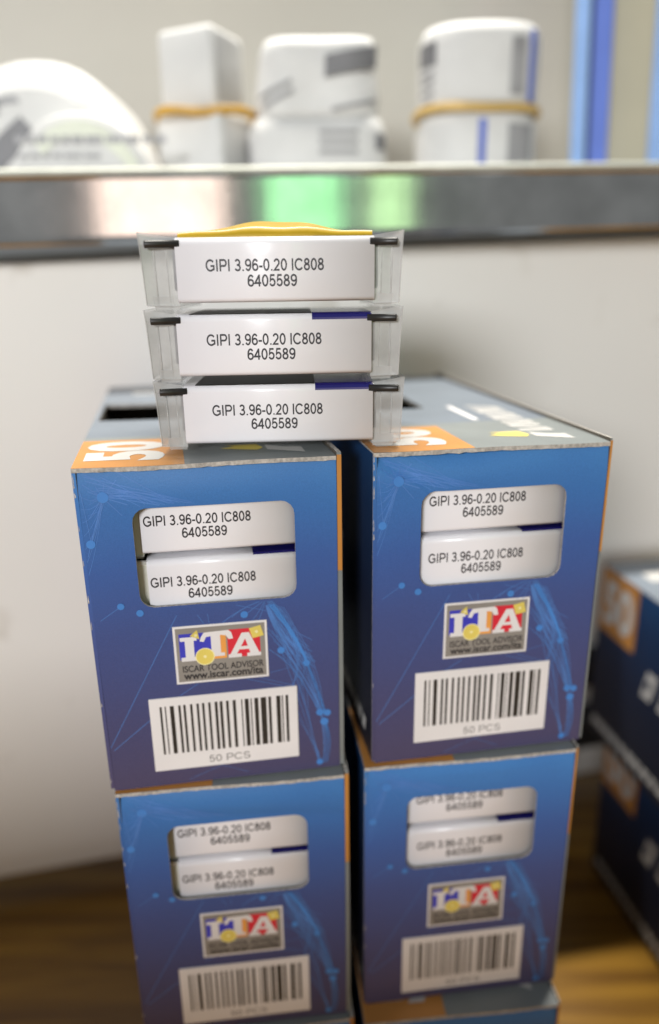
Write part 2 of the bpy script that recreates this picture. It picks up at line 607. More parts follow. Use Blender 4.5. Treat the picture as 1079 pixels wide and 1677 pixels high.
def network():
    """curves printed on the front: (points, width mm, fine?)"""
    rnd = random.Random(3)
    L = []
    for k in range(6):                                     # thick bundle on the right
        o = k * 0.34
        L.append((bez((51.6 + o, 61.9), (59.5 + o * .8, 51), (64.0 + .12 * k, 39.1)), 0.42, False))
    for k in range(3):
        o = k * 0.5
        L.append((bez((64.0 + .2 * k, 39.1), (66.6 + o, 30), (69.6 + .2 * k, 20)), 0.34, False))
    L.append((bez((56, 44.4), (62, 33), (68.4, 20.2)), 0.20, False))
    for k in range(5):
        o = k * 0.55
        L.append((bez((69.4 + .1 * k, 17.0), (70.4 + o, 9), (69.4 + o * .8 - 1.2, 1.2)), 0.26, False))
    for k in range(24):
        o = rnd.uniform(-1.5, 3.0)
        L.append((bez((51.8, 61.8), (54 + o, 50), (62 + rnd.uniform(-3, 5), 38 + rnd.uniform(-2, 5))), 0.16, True))
    for k in range(9):
        L.append((bez((54.0 + rnd.uniform(-2, 3), 46 + rnd.uniform(-3, 8)), (61 + rnd.uniform(-1, 4), 36 + rnd.uniform(-3, 4)), (68.4 + rnd.uniform(-.8, .8), 20.2)), 0.16, True))
    for k in range(6):
        L.append((bez((52.4 + .3 * k, 61.5), (61 + 2.2 * k, 46 - k), (69.0, 20 - 3 * k)), 0.15, True))
    for k in range(4):
        L.append((bez((58 + 2 * k, 42 - 4 * k), (64, 24 - 3 * k), (67.2 + .3 * k, 1.7)), 0.13, True))
    for k in range(12):
        L.append((bez((7.7 + rnd.uniform(-3, 1), 97.1 + rnd.uniform(-1, 4)), (16, 98 + rnd.uniform(-3, 4)), (18 + 1.6 * k, 93.5)), 0.16, True))
    for k in range(7):
        L.append((bez((7.7, 97.1), (5, 95 - 2 * k), (1.4, 98 - 4 * k), 8), 0.14, True))
    for k in range(9):
        L.append((bez((52.4 + k * .4, 61.8), (54 + k * 1.6, 54 - k), (66 - k, 47 - 2.4 * k), 12), 0.14, True))
    L += [(bez((56.1, 44.4), (62, 24), (67.6, 1.7)), 0.16, True), (bez((60, 24), (64.5, 12), (67.4, 1.7)), 0.13, True),
          (bez((45.3, 57.3), (49, 60), (51.8, 62)), 0.2, True), (bez((38, 55), (45, 60.5), (51.8, 62)), 0.2, True),
          (bez((41.5, 57), (46, 60.8), (51.8, 62)), 0.2, True), (bez((47.5, 55.3), (50, 58), (51.8, 62)), 0.16, True), (bez((49.5, 55.3), (51, 58), (51.9, 62)), 0.16, True)]
    st = [((26.6, 61.8), (0, 12.5), .2), ((14.5, 24), (0, 12.2), .2), ((9.3, 63.4), (0, 57.2), .2), ((30, 35.4), (24, 31.6), .17), ((29.5, 61.8), (33, 55.6), .16), ((34, 61.8), (34.6, 55.6), .14),
          ((64, 39.1), (52.4, 36.8), .14), ((60.8, 27), (64, 39.1), .15), ((45, 35.4), (57, 31.4), .14), ((49, 35.4), (60, 31.4), .13), ((61, 19), (67.5, 5), .14), ((36, 4.4), (44, 1), .12), ((40, 61.8), (52, 58.4), .13), ((25, 0.6), (39, 6), .12),
          ((7.7, 97.1), (3, 83.4), .24), ((8.4, 97.1), (3.2, 83.4), .2), ((7.7, 97.1), (0, 103), .2), ((7.7, 97.1), (0, 101), .24), ((7.7, 97.1), (4, 104.4), .18), ((7.7, 97.1), (9, 104.4), .18), ((7.7, 97.1), (14, 104.4), .2), ((7.7, 97.1), (0, 93.4), .14),
          ((7.7, 97.1), (17.5, 93.4), .28), ((8, 97.5), (26, 93.3), .24), ((7.7, 97.1), (14.9, 88.6), .22), ((0.4, 103), (30, 93.3), .2), ((0.4, 104), (35, 93.6), .18), ((7.7, 97.1), (1.2, 88), .2), ((3, 83.4), (0.8, 76), .2), ((1.8, 99), (3.2, 84), .16),
          ((3, 104), (22, 93.4), .18), ((5, 104.4), (24, 93.4), .18), ((12, 104.2), (29, 93.3), .16), ((0.3, 91), (6, 93), .12)]
    for a, b, w in st:
        n = max(2, int(math.dist(a, b) / 3.0))
        L.append(([(a[0] + (b[0] - a[0]) * i / n, a[1] + (b[1] - a[1]) * i / n) for i in range(n + 1)], w, True))
    return L


NET = network()


def in_window(x, z, g=0.5):
    return WX0 - g < x < WX1 + g and WZ0 - g < z < WZ1 + g


def front_print(root, dent, panel):
    for fine in (False, True):
        mb = MB()
        kw = 0.95 if fine else 0.48
        lay = 0
        for pts, w, fn in NET:
            if fn != fine:
                continue
            lay += 1
            eps = 0.05 + (0.0009 * lay if fine else 0.0008 * lay + 0.06)
            for i in range(len(pts) - 1):
                a, b = Vector(pts[i]), Vector(pts[i + 1])
                m_ = (a + b) / 2
                if in_window(*a) or in_window(*b) or in_window(*m_):
                    continue
                if min(a.x, b.x) < 1.3 or max(a.x, b.x) > 74 or max(a.y, b.y) > 104.2 or min(a.y, b.y) < 0.5:
                    continue
                t = (b - a)
                if t.length < 1e-6:
                    continue
                t.normalize()
                nn = Vector((-t.y, t.x)) * w * kw / 2
                mb.poly([(q.x * mm, (dent(q.x, q.y) - eps) * mm, q.y * mm) for q in (a + nn, a - nn, b - nn, b + nn)])
        if not fine:
            for k, (x, z, r) in enumerate(DOTS):
                if k == len(DOTS) - 1:
                    r = 1.6
                mb.poly([((x + r * math.cos(t)) * mm, (dent(x, z) - 0.17 - 0.002 * k) * mm, (z + r * math.sin(t)) * mm) for t in [2 * math.pi * i / 18 for i in range(18)]])
        stuff(mb.build('network_lines' if fine else 'network_print', M['fine'] if fine else M['line'], panel))


LOGO_BOX = (23.5, 35.7, 28.5, 19.6)


def logo(root, dent, dz=0.0):
    X0, Z0, LW, LH = LOGO_BOX
    Z0 += dz
    d = dent(X0 + LW / 2, Z0 + LH / 2)

    def P(u, v, lay):
        return ((X0 + u * LW) * mm, (d - 0.22 - 0.03 * lay) * mm, (Z0 + (1 - v) * LH) * mm)
    mb = MB()
    mb.box(X0 * mm, (X0 + LW) * mm, (d - 0.22) * mm, (d + 0.3) * mm, Z0 * mm, (Z0 + LH) * mm)
    lab = mb.build('logo_label', M['paper'], root)
    mats = [M['logogrey'], M['logoblue'], M['logoorange'], M['logored'], M['paper'], M['logoyellow'], M['logopale']]
    mb = MB()

    def shape(pts, mi, lay):
        mb.poly([P(u, v, lay) for u, v in pts][::-1], mi)

    def rect(u0, u1, v0, v1, mi, lay):
        shape([(u0, v0), (u1, v0), (u1, v1), (u0, v1)], mi, lay)
    rect(.025, .975, .035, .965, 0, 1)
    rect(.058, .40, .13, .575, 1, 2)
    rect(.40, .555, .14, .60, 2, 2.1)
    rect(.57, .92, .115, .60, 3, 2)
    # I
    rect(.068, .245, .19, .255, 4, 3)
    rect(.118, .212, .255, .535, 4, 3)
    rect(.072, .25, .535, .605, 4, 3)
    # T with flared arms
    shape([(.275, .275), (.292, .20), (.325, .13), (.40, .125), (.40, .20), (.345, .21), (.318, .29)], 4, 3)
    shape([(.40, .125), (.585, .118), (.615, .16), (.632, .27), (.585, .275), (.555, .205), (.50, .19), (.40, .20)], 4, 3.2)
    rect(.395, .495, .19, .50, 4, 3.4)
    rect(.358, .535, .50, .557, 4, 3.4)
    # A
    shape([(.725, .185), (.80, .185), (.665, .545), (.595, .545)], 4, 3)
    shape([(.74, .186), (.805, .186), (.905, .545), (.81, .545)], 4, 3.2)
    rect(.695, .83, .42, .475, 4, 3.4)
    rect(.573, .715, .545, .605, 4, 3.6)
    rect(.775, .925, .545, .605, 4, 3.6)
    shape([(.752, .30), (.775, .405), (.728, .405)], 3, 3.8)
    # yellow pieces with pale dots
    shape([(.175, .17), (.255, .075), (.275, .235)], 5, 4.2)
    shape([(.805, .12), (.93, .075), (.962, .26), (.842, .295)], 5, 4.2)
    sx = LH / LW
    cu, cv = .322, .545
    mb.poly([P(cu + .150 * sx * math.cos(t), cv + .150 * math.sin(t), 4.2) for t in [2 * math.pi * i / 28 for i in range(28)]], 6)
    mb.poly([P(cu + .135 * sx * math.cos(t), cv + .135 * math.sin(t), 4.5) for t in [2 * math.pi * i / 28 for i in range(28)]], 5)
    for (u, v) in ((cu, cv), (.885, .185), (.238, .165)):
        mb.poly([P(u + .026 * sx * math.cos(t), v + .026 * math.sin(t), 4.8) for t in [2 * math.pi * i / 10 for i in range(10)]], 6)
    stuff(mb.build('logo_print', mats, lab))
    mb = MB()
    put_text(mb, 'ISCAR TOOL ADVISOR', lambda u, v: ((X0 + .075 * LW) * mm + u, (d - 0.30) * mm, (Z0 + .205 * LH) * mm + v), .875 * LW * mm, 2.1 * mm, bold=0.015)
    put_text(mb, 'www.iscar.com/ita', lambda u, v: ((X0 + .08 * LW) * mm + u, (d - 0.30) * mm, (Z0 + .075 * LH) * mm + v), .86 * LW * mm, 2.4 * mm, bold=0.025)
    stuff(mb.build('logo_text', M['ink'], lab))


def barcode(root, dent, dz=0.0, faint=False):
    x0, x1, z0, z1 = 14.4, 60.7, 5.0 + dz, 31.3 + dz
    d = dent(38, 18)
    mb = MB()
    mb.box(x0 * mm, x1 * mm, (d - 0.26) * mm, (d + 0.3) * mm, z0 * mm, z1 * mm)
    lab = mb.build('barcode_label', M['paper'], root)
    mb = MB()
    k = (x1 - x0) / 624.0
    for a, w in BARS:
        xa = x0 + (a - 213) * k
        mb.box(xa * mm, (xa + w * k) * mm, (d - 0.285) * mm, (d - 0.2) * mm, (z0 + 6.0) * mm, (z1 - 2.9) * mm, faces='yxXzZ')
    bars = mb.build('barcode_bars', M['barink'], lab)
    bars['kind'] = 'stuff'
    mb = MB()
    stroke_text(mb, '50 PCS', lambda u, v, l: ((x0 + 17.0) * mm + u, (d - 0.29) * mm - l, (z0 + 1.4) * mm + v), 13.6 * mm, 2.6 * mm, 0.12)
    stuff(mb.build('barcode_text', M['inkgrey'], lab))


def make_carton(name, loc, yaw, shear, kind, label, group, dz_label=0.0, dz_win=0.0, rw=75.7):
    global WZ0, WZ1
    WZ0, WZ1 = 62.2 + dz_win, 93.2 + dz_win
    root = empty(name, loc, yaw)
    tag(root, label, 'carton', group)
    dent = make_dent(kind)
    rnd = random.Random(kind * 11 + 5)
    sh = lambda co: Vector((co.x + shear * co.y, co.y, co.z))
    H = H_C / mm
    D = D_C / mm
    # --- front panel with its window
    cx, cz = (WX0 + WX1) / 2, (WZ0 + WZ1) / 2
    X0, X1, Z0, Z1 = 1.1, 74.3, -0.8, 104.6
    angs = [2 * math.pi * i / 112 for i in range(112)] + [math.atan2(z - cz, x - cx) % (2 * math.pi) for x in (X0, X1) for z in (Z0, Z1)]
    angs = sorted(set(round(a, 6) for a in angs))
    rings = 12
    P = []
    for a in angs:
        dx, dz = math.cos(a), math.sin(a)
        ix, iz = rrect_hit(dx, dz)
        ts = []
        if dx > 1e-9: ts.append((X1 - cx) / dx)
        if dx < -1e-9: ts.append((X0 - cx) / dx)
        if dz > 1e-9: ts.append((Z1 - cz) / dz)
        if dz < -1e-9: ts.append((Z0 - cz) / dz)
        t = min(q for q in ts if q > 0)
        ox, oz = dx * t, dz * t
        P.append([(cx + ix + (ox - ix) * s / rings, cz + iz + (oz - iz) * s / rings) for s in range(rings + 1)])
    mb = MB()
    n = len(P)
    T = 0.9
    for layer in (0, 1, 0):
        for col in P:
            for (x, z) in col:
                mb.v.append((x * mm, (dent(x, z) + T * layer) * mm, z * mm))
    k = rings + 1
    for i in range(n):
        j = (i + 1) % n
        for s in range(rings):
            a, b, c, d_ = i * k + s, i * k + s + 1, j * k + s + 1, j * k + s
            mb.f.append((a, b, c, d_)); mb.mi.append(0)
            o = n * k
            mb.f.append((o + d_, o + c, o + b, o + a)); mb.mi.append(1)
        o = n * k
        e2 = 2 * n * k
        mb.f.append((e2 + i * k, e2 + j * k, o + j * k, o + i * k)); mb.mi.append(2)
        mb.f.append((e2 + i * k + rings, o + i * k + rings, o + j * k + rings, e2 + j * k + rings)); mb.mi.append(2)
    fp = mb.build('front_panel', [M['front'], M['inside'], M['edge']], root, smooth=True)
    fp.data.polygons.foreach_set('use_smooth', [q.material_index == 0 for q in fp.data.polygons])
    front_print(root, dent, fp)
    # --- side panels; the right one stands a little proud of the lid
    mb = MB()
    cols = 12
    up = 1.7
    for i in range(cols):
        ya, yb = D * i / cols, D * (i + 1) / cols
        mb.box(74.4 * mm, rw * mm, ya * mm, yb * mm, 0, (H + up * (0.55 + 0.45 * (i / cols))) * mm, 0, faces=('xXzZ' + ('y' if i == 0 else '') + ('Y' if i == cols - 1 else '')), fm={'x': 1, 'z': 2, 'Z': 2, 'y': 3, 'Y': 2})
    # front fold of the right panel: orange above, grey below
    mb.box(74.4 * mm, rw * mm, -0.35 * mm, -0.01 * mm, 70 * mm, (H + 0.2) * mm, 4, faces='yxXZ', fm={'Z': 2})
    mb.box(74.4 * mm, rw * mm, -0.35 * mm, -0.01 * mm, 0.2 * mm, 69.98 * mm, 3, faces='yxX')
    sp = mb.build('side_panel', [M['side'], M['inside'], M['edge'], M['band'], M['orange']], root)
    warp(sp, sh)
    mb = MB()
    mb.box(0, 1.2 * mm, 0.3 * mm, D * mm, 0, (H - 0.3) * mm, 0, fm={'x': 0, 'X': 1, 'z': 2, 'Z': 2, 'y': 2, 'Y': 2})
    mb.box(0.05 * mm, 1.1 * mm, 0.08 * mm, 0.29 * mm, 0.2 * mm, (H - 1.0) * mm, 3, faces='yxXZ', fm={'y': 3})
    for i in range(9):       # worn board showing along the left front fold
        z = rnd.uniform(2, H - 3)
        if rnd.random() < 0.55:
            z = H - 1 - abs(rnd.gauss(0, 14))
        w = rnd.uniform(.1, .3)
        mb.poly([((0.25 - w * .4) * mm, 0.06 * mm, z * mm), ((0.3 + w) * mm, 0.06 * mm, (z + .3) * mm), ((0.25 + w * .6) * mm, 0.06 * mm, (z + rnd.uniform(.8, 3.2)) * mm), ((0.2) * mm, 0.06 * mm, (z + 1.8) * mm)], 2)
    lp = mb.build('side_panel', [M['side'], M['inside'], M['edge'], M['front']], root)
    warp(lp, sh)
    # print on the left side panel: orange quantity block at the far end, white lettering
    mb = MB()
    e = -0.06

    def sq(y0, y1, z0, z1, mi, lay=0, slant=0.0):
        mb.poly([((e - .03 * lay) * mm, y1 * mm, z0 * mm), ((e - .03 * lay) * mm, y0 * mm, z0 * mm), ((e - .03 * lay) * mm, (y0 - slant) * mm, z1 * mm), ((e - .03 * lay) * mm, (y1 - slant) * mm, z1 * mm)], mi)
    sq(D - 36, D - 0.4, H - 38, H - 0.6, 0)
    sq(D - 36, D - 0.4, 22, H - 38.05, 3)
    put_text(mb, '50', lambda u, v: ((e - .04) * mm, (D - 3.5) * mm - u, (H - 31) * mm + v), 29 * mm, 23 * mm, 2, bold=0.04)
    yy = D - 4
    while yy > 10:            # bold line along the foot of the panel
        w = rnd.uniform(4.0, 6.5)
        sq(yy - w, yy, 6, 11.5, 2, 1, 1.5)
        yy -= w + rnd.uniform(1.0, 2.2)
    for k_, (ya, w) in enumerate(((D - 47, 12), (D - 62, 12), (D - 77, 14), (D - 94, 12), (D - 109, 10))):
        sq(ya - w * .72, ya, 50, 66, 2, 1, 4)
        sq(ya - w * .5, ya - w * .2, 55, 61, 3, 2, 1.5)
    sprint = mb.build('side_print', [M['orange'], M['band'], M['printwhite'], M['side']], lp)
    warp(stuff(sprint), sh)
    # --- back and base
    mb = MB()
    mb.box(1.25 * mm, 74.35 * mm, (D - 1) * mm, D * mm, 0.4 * mm, (H - 1.6) * mm, 1, fm={'Y': 0})
    warp(mb.build('back_panel', [M['side'], M['inside']], root), sh)
    mb = MB()
    mb.box(1.25 * mm, 74.35 * mm, 1.6 * mm, (D - 1.1) * mm, 0.02 * mm, 0.9 * mm, 0)
    warp(mb.build('base_panel', M['inside'], root), sh)
    # --- lid with its tear-out slot and a worn raw front edge
    mb = MB()
    sx0, sx1, sy0, sy1 = 1.8, 38.5, 73.0, 112.0
    zt, zb = H, H - 1.25
    lx0, lx1 = 0.1, 74.2
    xs = [lx0 + (sx0 - lx0) * 1.0] + [sx0 + (lx1 - sx0) * i / 36 for i in range(1, 37)]
    xs = sorted(set([lx0, sx0, sx1] + [lx0 + (lx1 - lx0) * i / 40 for i in range(41)]))
    ys = sorted(set([0.0, 6, 12, 20, 30, 41, 55, sy0, 92, sy1, 130, 150, D]))

    def lid_z(x, y):
        sag = 0.35 * math.sin(math.pi * x / 75) * math.sin(math.pi * min(1, y / D))
        edge = -0.5 * max(0, 1 - y / 9) * (0.5 + 0.5 * math.sin(x * 0.09 + kind * 1.3)) * (0.3 + 0.7 * math.sin(math.pi * x / 75))
        return zt - sag + edge + (0.25 if kind == 1 else 0.0) * max(0, 1 - y / 20) * (1 - x / 75)

    def fy(x, y):
        if y == 0.0:
            return -0.45 + 0.22 * noise.noise(Vector((x * 0.35, kind * 3.1, 0))) + 0.12 * noise.noise(Vector((x * 1.7, kind, 4)))
        return y
    idx = {}
    for lay, zo in ((0, 0.0), (1, -1.25)):
        for i, x in enumerate(xs):
            for j, y in enumerate(ys):
                idx[lay, i, j] = len(mb.v)
                zz = lid_z(x, y) + zo
                if j == 0 and lay:
                    zz += 0.35 * noise.noise(Vector((x * 0.6, 9 + kind, 1)))
                mb.v.append((x * mm, fy(x, y) * mm, zz * mm))
    hole = lambda i, j: xs[i] >= sx0 - .01 and xs[i + 1] <= sx1 + .01 and ys[j] >= sy0 - .01 and ys[j + 1] <= sy1 + .01
    NX, NY = len(xs) - 1, len(ys) - 1
    for i in range(NX):
        for j in range(NY):
            if hole(i, j):
                continue
            mi = 1 if ys[j + 1] <= 41.01 else 0
            mb.f.append((idx[0, i, j], idx[0, i + 1, j], idx[0, i + 1, j + 1], idx[0, i, j + 1])); mb.mi.append(mi)
            mb.f.append((idx[1, i, j + 1], idx[1, i + 1, j + 1], idx[1, i + 1, j], idx[1, i, j])); mb.mi.append(2)
            for (di, dj, a, b) in ((-1, 0, (0, 0), (0, 1)), (1, 0, (1, 1), (1, 0)), (0, -1, (1, 0), (0, 0)), (0, 1, (0, 1), (1, 1))):
                ii, jj = i + di, j + dj
                if ii < 0 or jj < 0 or ii >= NX or jj >= NY or hole(ii, jj):
                    p, q = (i + a[0], j + a[1]), (i + b[0], j + b[1])
                    mb.f.append((idx[0, p[0], p[1]], idx[0, q[0], q[1]], idx[1, q[0], q[1]], idx[1, p[0], p[1]])); mb.mi.append(3)
    lid = mb.build('top_panel', [M['lid'], M['band'], M['inside'], M['edge']], root)
    # lid print
    mb = MB()

    def tq(pts, mi, lay=1):
        mb.poly([(x * mm, y * mm, (lid_z(x, y) + 0.05 * lay) * mm) for x, y in pts], mi)

    def trect(x0, x1, y0, y1, mi, lay=1, sl=0.0):
        nx = max(1, int((x1 - x0) / 4))
        ny = max(1, int((y1 - y0) / 4))
        for i in range(nx):
            for j in range(ny):
                xa, xb = x0 + (x1 - x0) * i / nx, x0 + (x1 - x0) * (i + 1) / nx
                ya, yb = y0 + (y1 - y0) * j / ny, y0 + (y1 - y0) * (j + 1) / ny
                tq([(xa, ya), (xb, ya), (xb, yb), (xa, yb)], mi, lay)
    trect(0.15, 31.0, -0.3, 36.0, 0)
    put_text(mb, '50', lambda u, v: (24.0 * mm - v, 6.0 * mm + u, (lid_z(24 - v / mm, 6 + u / mm) + 0.12) * mm), 27 * mm, 20 * mm, 2, bold=0.045)
    tq([(42, 16), (53, 12), (55, 15), (53.5, 20.5), (43.5, 20.5), (46.5, 18.2)], 1, 2)
    tq([(56, 12), (66.5, 6.5), (66.5, 13.5), (61, 15), (56, 19)], 2, 2)
    for k_ in range(11):
        ya = 19.5 + 4.7 * k_
        if k_ % 3 == 1:
            tq([(55, ya + 4.4), (66, ya - 1.6), (66, ya + .9), (55, ya + 6.9)], 2, 2 + .03 * k_)
        else:
            tq([(55, ya + 1.6), (66, ya), (66, ya + 3.1), (55, ya + 4.7)], 2, 2 + .03 * k_)
    trect(47.5, 49.6, 44, 74, 3, 2)
    trect(12, 30, 140, 150, 2, 2)
    pr = mb.build('top_print', [M['orange'], M['logoyellow'], M['printwhite'], M['paper']], lid)
    warp(lid, sh)
    warp(stuff(pr), sh)
    logo(root, dent, dz_label)
    barcode(root, dent, dz_label)
    return root


ZL, ZR, GAP = -0.04788, -0.04752, 0.0013
G_T = 'blue tool cartons stacked in two towers'
CARTONS = {
    'L1': ((-0.07125, 0.19244, ZL - H_C), 8.735, -0.0647, 0, 'blue carton on top of the left tower with a torn grey lid edge'),
    'L2': ((-0.07025, 0.19217, ZL - 2 * H_C - GAP), 6.2, 0.0, 2, 'blue carton second from the top of the left tower'),
    'L3': ((-0.0690, 0.1905, ZL - 3 * H_C - 2 * GAP), 6.2, 0.0, 3, 'blue carton at the foot of the left tower, only its lid edge in view'),
    'R1': ((0.01294, 0.20399, ZR - H_C), 9.07, -0.0205, 1, 'blue carton on top of the right tower with creased top left corner'),
    'R2': ((0.0104, 0.20279, ZR - 2 * H_C - GAP), 6.73, 0.0, 3, 'blue carton second from the top of the right tower, its lettering blurred'),
    'R3': ((0.01006, 0.19598, ZR - 3 * H_C - 2 * GAP), 5.1, 0.0, 2, 'blue carton at the foot of the right tower, its grey and orange lid sticking out'),
}
BOX = {}
for key, (loc, yaw, shear, kind, label) in CARTONS.items():
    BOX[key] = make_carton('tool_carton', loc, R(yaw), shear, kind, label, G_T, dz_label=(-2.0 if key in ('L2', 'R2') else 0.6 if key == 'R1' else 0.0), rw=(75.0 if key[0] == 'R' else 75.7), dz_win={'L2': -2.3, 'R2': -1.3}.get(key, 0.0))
ZTAB = ZL - 3 * H_C - 3 * GAP + 0.0001


# ------------------------------------------------------------------ insert packs
def make_pack(loc, yaw, label, group, lx0=10.1, lx1=64.4, tx=17.9, tz=0.0, tw=32.6, top=False, loose=False, depth=52.0, dx_text=0.0):
    root = empty('insert_pack', loc, yaw)
    tag(root, label, 'plastic pack', group)
    Wp, Hp = 72.5, 19.6
    # white label wrapped round front, top and bottom
    prof = [(40.0, 1.75), (1.6, 1.75)]
    prof += [(1.6 - 1.6 * math.sin(t), 3.0 - 1.25 * math.cos(t)) for t in [math.pi / 2 * i / 4 for i in range(1, 5)]]
    rt = 2.0
    prof += [(0, 9.0), (0, 14.0)]
    prof += [(rt - rt * math.cos(t), 18.9 - rt + rt * math.sin(t)) for t in [math.pi / 2 * i / 6 for i in range(0, 7)]]
    prof += [(40.0, 18.9)]
    outer = prof
    mb = MB()
    inner = [(y + 0.18 if z < 18.5 and z > 2.2 else y, z - 0.18 if z > 17 else z + 0.18 if z < 3 else z) for y, z in outer]
    mb.sweep([(y * mm, z * mm) for y, z in outer + inner[::-1]], lx0 * mm, lx1 * mm, 0, closed=True, seg=1)
    lab = mb.build('front_label', M['label'], root, smooth=False)
    lab.data.polygons.foreach_set('use_smooth', [len(q.vertices) == 4 for q in lab.data.polygons])
    # seam line of the overlapped label near its left end
    # navy stripe on the label's top edge
    mb = MB()
    st = [(rt - (rt + .06) * math.cos(t), 18.9 - rt + (rt + .06) * math.sin(t)) for t in [math.radians(a) for a in ((4, 20, 45, 70, 90) if loose else (84, 85, 86, 88, 90) if top else (52, 60, 70, 80, 90))]] + [(39.5, 18.96)]
    mb.sweep([(y * mm, z * mm) for y, z in st], (lx1 - 16.8) * mm, (lx1 + .05) * mm)
    mb.build('label_stripe', M['navy'], lab)
    if loose:          # shade of the gap between packs, painted dark on the label's top face
        st = [(rt - (rt + .04) * math.cos(t), 18.9 - rt + (rt + .04) * math.sin(t)) for t in [math.radians(a) for a in (66, 78, 90)]] + [(39.5, 18.94)]
        mb = MB()
        mb.sweep([(y * mm, z * mm) for y, z in st], (lx0 + 3.5) * mm, (lx1 - 16.9) * mm)
        mb.build('label_top_shade', M['rod'], lab)
    mb = MB()
    stroke_text(mb, 'GIPI 3.96-0.20 IC808', lambda u, v, l: ((tx) * mm + u, -0.05 * mm - l, (10.4 + tz) * mm + v), tw * mm, 3.15 * mm)
    stroke_text(mb, '6405589', lambda u, v, l: ((tx + tw * .345 + dx_text) * mm + u, -0.05 * mm - l, (6.3 + tz) * mm + v), tw * .425 * mm, 3.15 * mm)
    stuff(mb.build('label_text', M['ink'], lab))
    # frosted body inside the label
    mb = MB()
    mb.box((lx0 + .4) * mm, (lx1 - .4) * mm, 0.7 * mm, depth * mm, 2.3 * mm, 18.3 * mm)
    mb.build('pack_body', M['plastic'], root)
    # clear end trays left and right: tapered, open topped, with a foot that nests
    for side in (0, 1):
        xo = lambda q: q if side == 0 else Wp - q
        ein = lx0 + .2 if side == 0 else Wp - lx1 + .2      # distance from the outer edge to the label

        def quad(mb, pts, th=(0, 0, 0)):
            a = [Vector((xo(x), y, z)) * mm for x, y, z in pts]
            if side:
                a = a[::-1]
            mb.poly(a)
        mb = MB()
        yf = 1.0
        # front wall (concave), outer wall, rear wall, floor, lip
        quad(mb, [(1.0, yf, 1.2), (ein * .42, yf + 1.1, 0.9), (ein * .38, yf + 1.1, 18.6), (0.25, yf, 19.6)])
        quad(mb, [(ein * .42, yf + 1.1, 0.9), (ein, yf + 0.4, 0.9), (ein, yf + 0.4, 18.2), (ein * .38, yf + 1.1, 18.6)])
        quad(mb, [(1.0, depth, 1.2), (1.0, yf, 1.2), (0.25, yf, 19.6), (0.25, depth, 19.6)])
        quad(mb, [(1.6, yf, 1.2), (1.6, depth, 1.2), (ein, depth, 0.9), (ein, yf, 0.9)])
        quad(mb, [(ein, depth, 1), (1.6, depth, 1.2), (0.5, depth, 19.6), (ein, depth, 18.2)])
        mb.build('end_tray', M['plastic'] if loose or top else M['traylit'], root)
        # flange that flares out at the top and stands above the label
        mb = MB()
        quad(mb, [(0.25, yf - .2, 17.0), (ein, yf - .2, 17.6), (ein, yf - .2, 18.9), (0.0, yf - .2, 20.3)])
        quad(mb, [(0.25, depth, 17.0), (0.25, yf - .2, 17.0), (0.0, yf - .2, 20.3), (0.0, depth, 20.3)])
        mb.tube([(xo(0.0) * mm, (yf - .2) * mm, 20.3 * mm), (xo(0.35) * mm, (yf - .2) * mm, 16.0 * mm), (xo(1.05) * mm, yf * mm, 1.3 * mm)], 0.22 * mm, 6)
        mb.tube([(xo(1.05) * mm, yf * mm, 1.2 * mm), (xo(ein) * mm, yf * mm, 0.9 * mm)], 0.2 * mm, 6)
        mb.build('tray_flange', M['clear'], root)
        # moulded rib and the dark insert holder showing through beside the label
        mb = MB()
        for q in (ein * .40, ein * .74):
            mb.tube([(xo(q) * mm, (yf + .9) * mm, 1.2 * mm), (xo(q - .3) * mm, (yf + .9) * mm, 15.8 * mm)], 0.24 * mm, 6)
        mb.build('tray_rib', M['clear'], root, smooth=True)
        mb = MB()
        xa_, xb_ = sorted((xo(ein - 1.5), xo(ein + .6)))
        mb.box(xa_ * mm, xb_ * mm, (yf + 2.2) * mm, (depth - 6) * mm, 5.0 * mm, 17.6 * mm)
        if loose or top:
            mb.build('insert_holder', M['holder'], root, bevel=0.0004)
        # nesting foot
        mb = MB()
        xa, xb = 3.2, ein - .3
        for (ya, yb) in ((1.6, 1.6), (depth - 2, depth - 2)):
            quad(mb, [(xa, ya, 0.0), (xb, yb, 0.0), (xb, yb, 3.6), (xa - .6, ya, 3.6)])
        quad(mb, [(xa, depth - 2, 0), (xa, 1.6, 0), (xa - .6, 1.6, 3.6), (xa - .6, depth - 2, 3.6)])
        quad(mb, [(xb, 1.6, 0), (xb, depth - 2, 0), (xb, depth - 2, 3.6), (xb, 1.6, 3.6)])
        mb.build('nesting_foot', M['clear'], root)
        # black hinge rod
        mb = MB()
        a, b = xo(1.9), xo(ein + 1.0)
        mb.tube([(a * mm, -0.15 * mm, 17.2 * mm), ((a + (b - a) * .04) * mm, -0.15 * mm, 17.2 * mm), (b * mm, 0.6 * mm, 17.25 * mm)], (0.9 * mm, 1.05 * mm), 10)
        if loose or top:
            mb.build('hinge_rod', M['rod'], root, smooth=True)
    if top:
        mb = MB()
        nx, ny = 24, 8
        g = {}
        for lay in (0, 1):
            for i in range(nx + 1):
                for j in range(ny + 1):
                    u = i / nx
                    x = lx0 + 0.6 + (lx1 - lx0 - 1.0) * u
                    s = math.sin(math.pi * u ** 0.95) ** 1.15
                    y = 2.6 + (0.3 if j == 1 else 40 * j / ny)
                    z = (18.95 if j == 0 else 19.9) + 0.2 * math.sin(u * 21) * min(j, 1) + 4.0 * s * (0.75 + 0.25 * math.sin(math.pi * j / ny)) * min(1, j / 3) + (0.15 if lay == 0 else 0)
                    g[lay, i, j] = len(mb.v)
                    mb.v.append((x * mm, y * mm, z * mm))
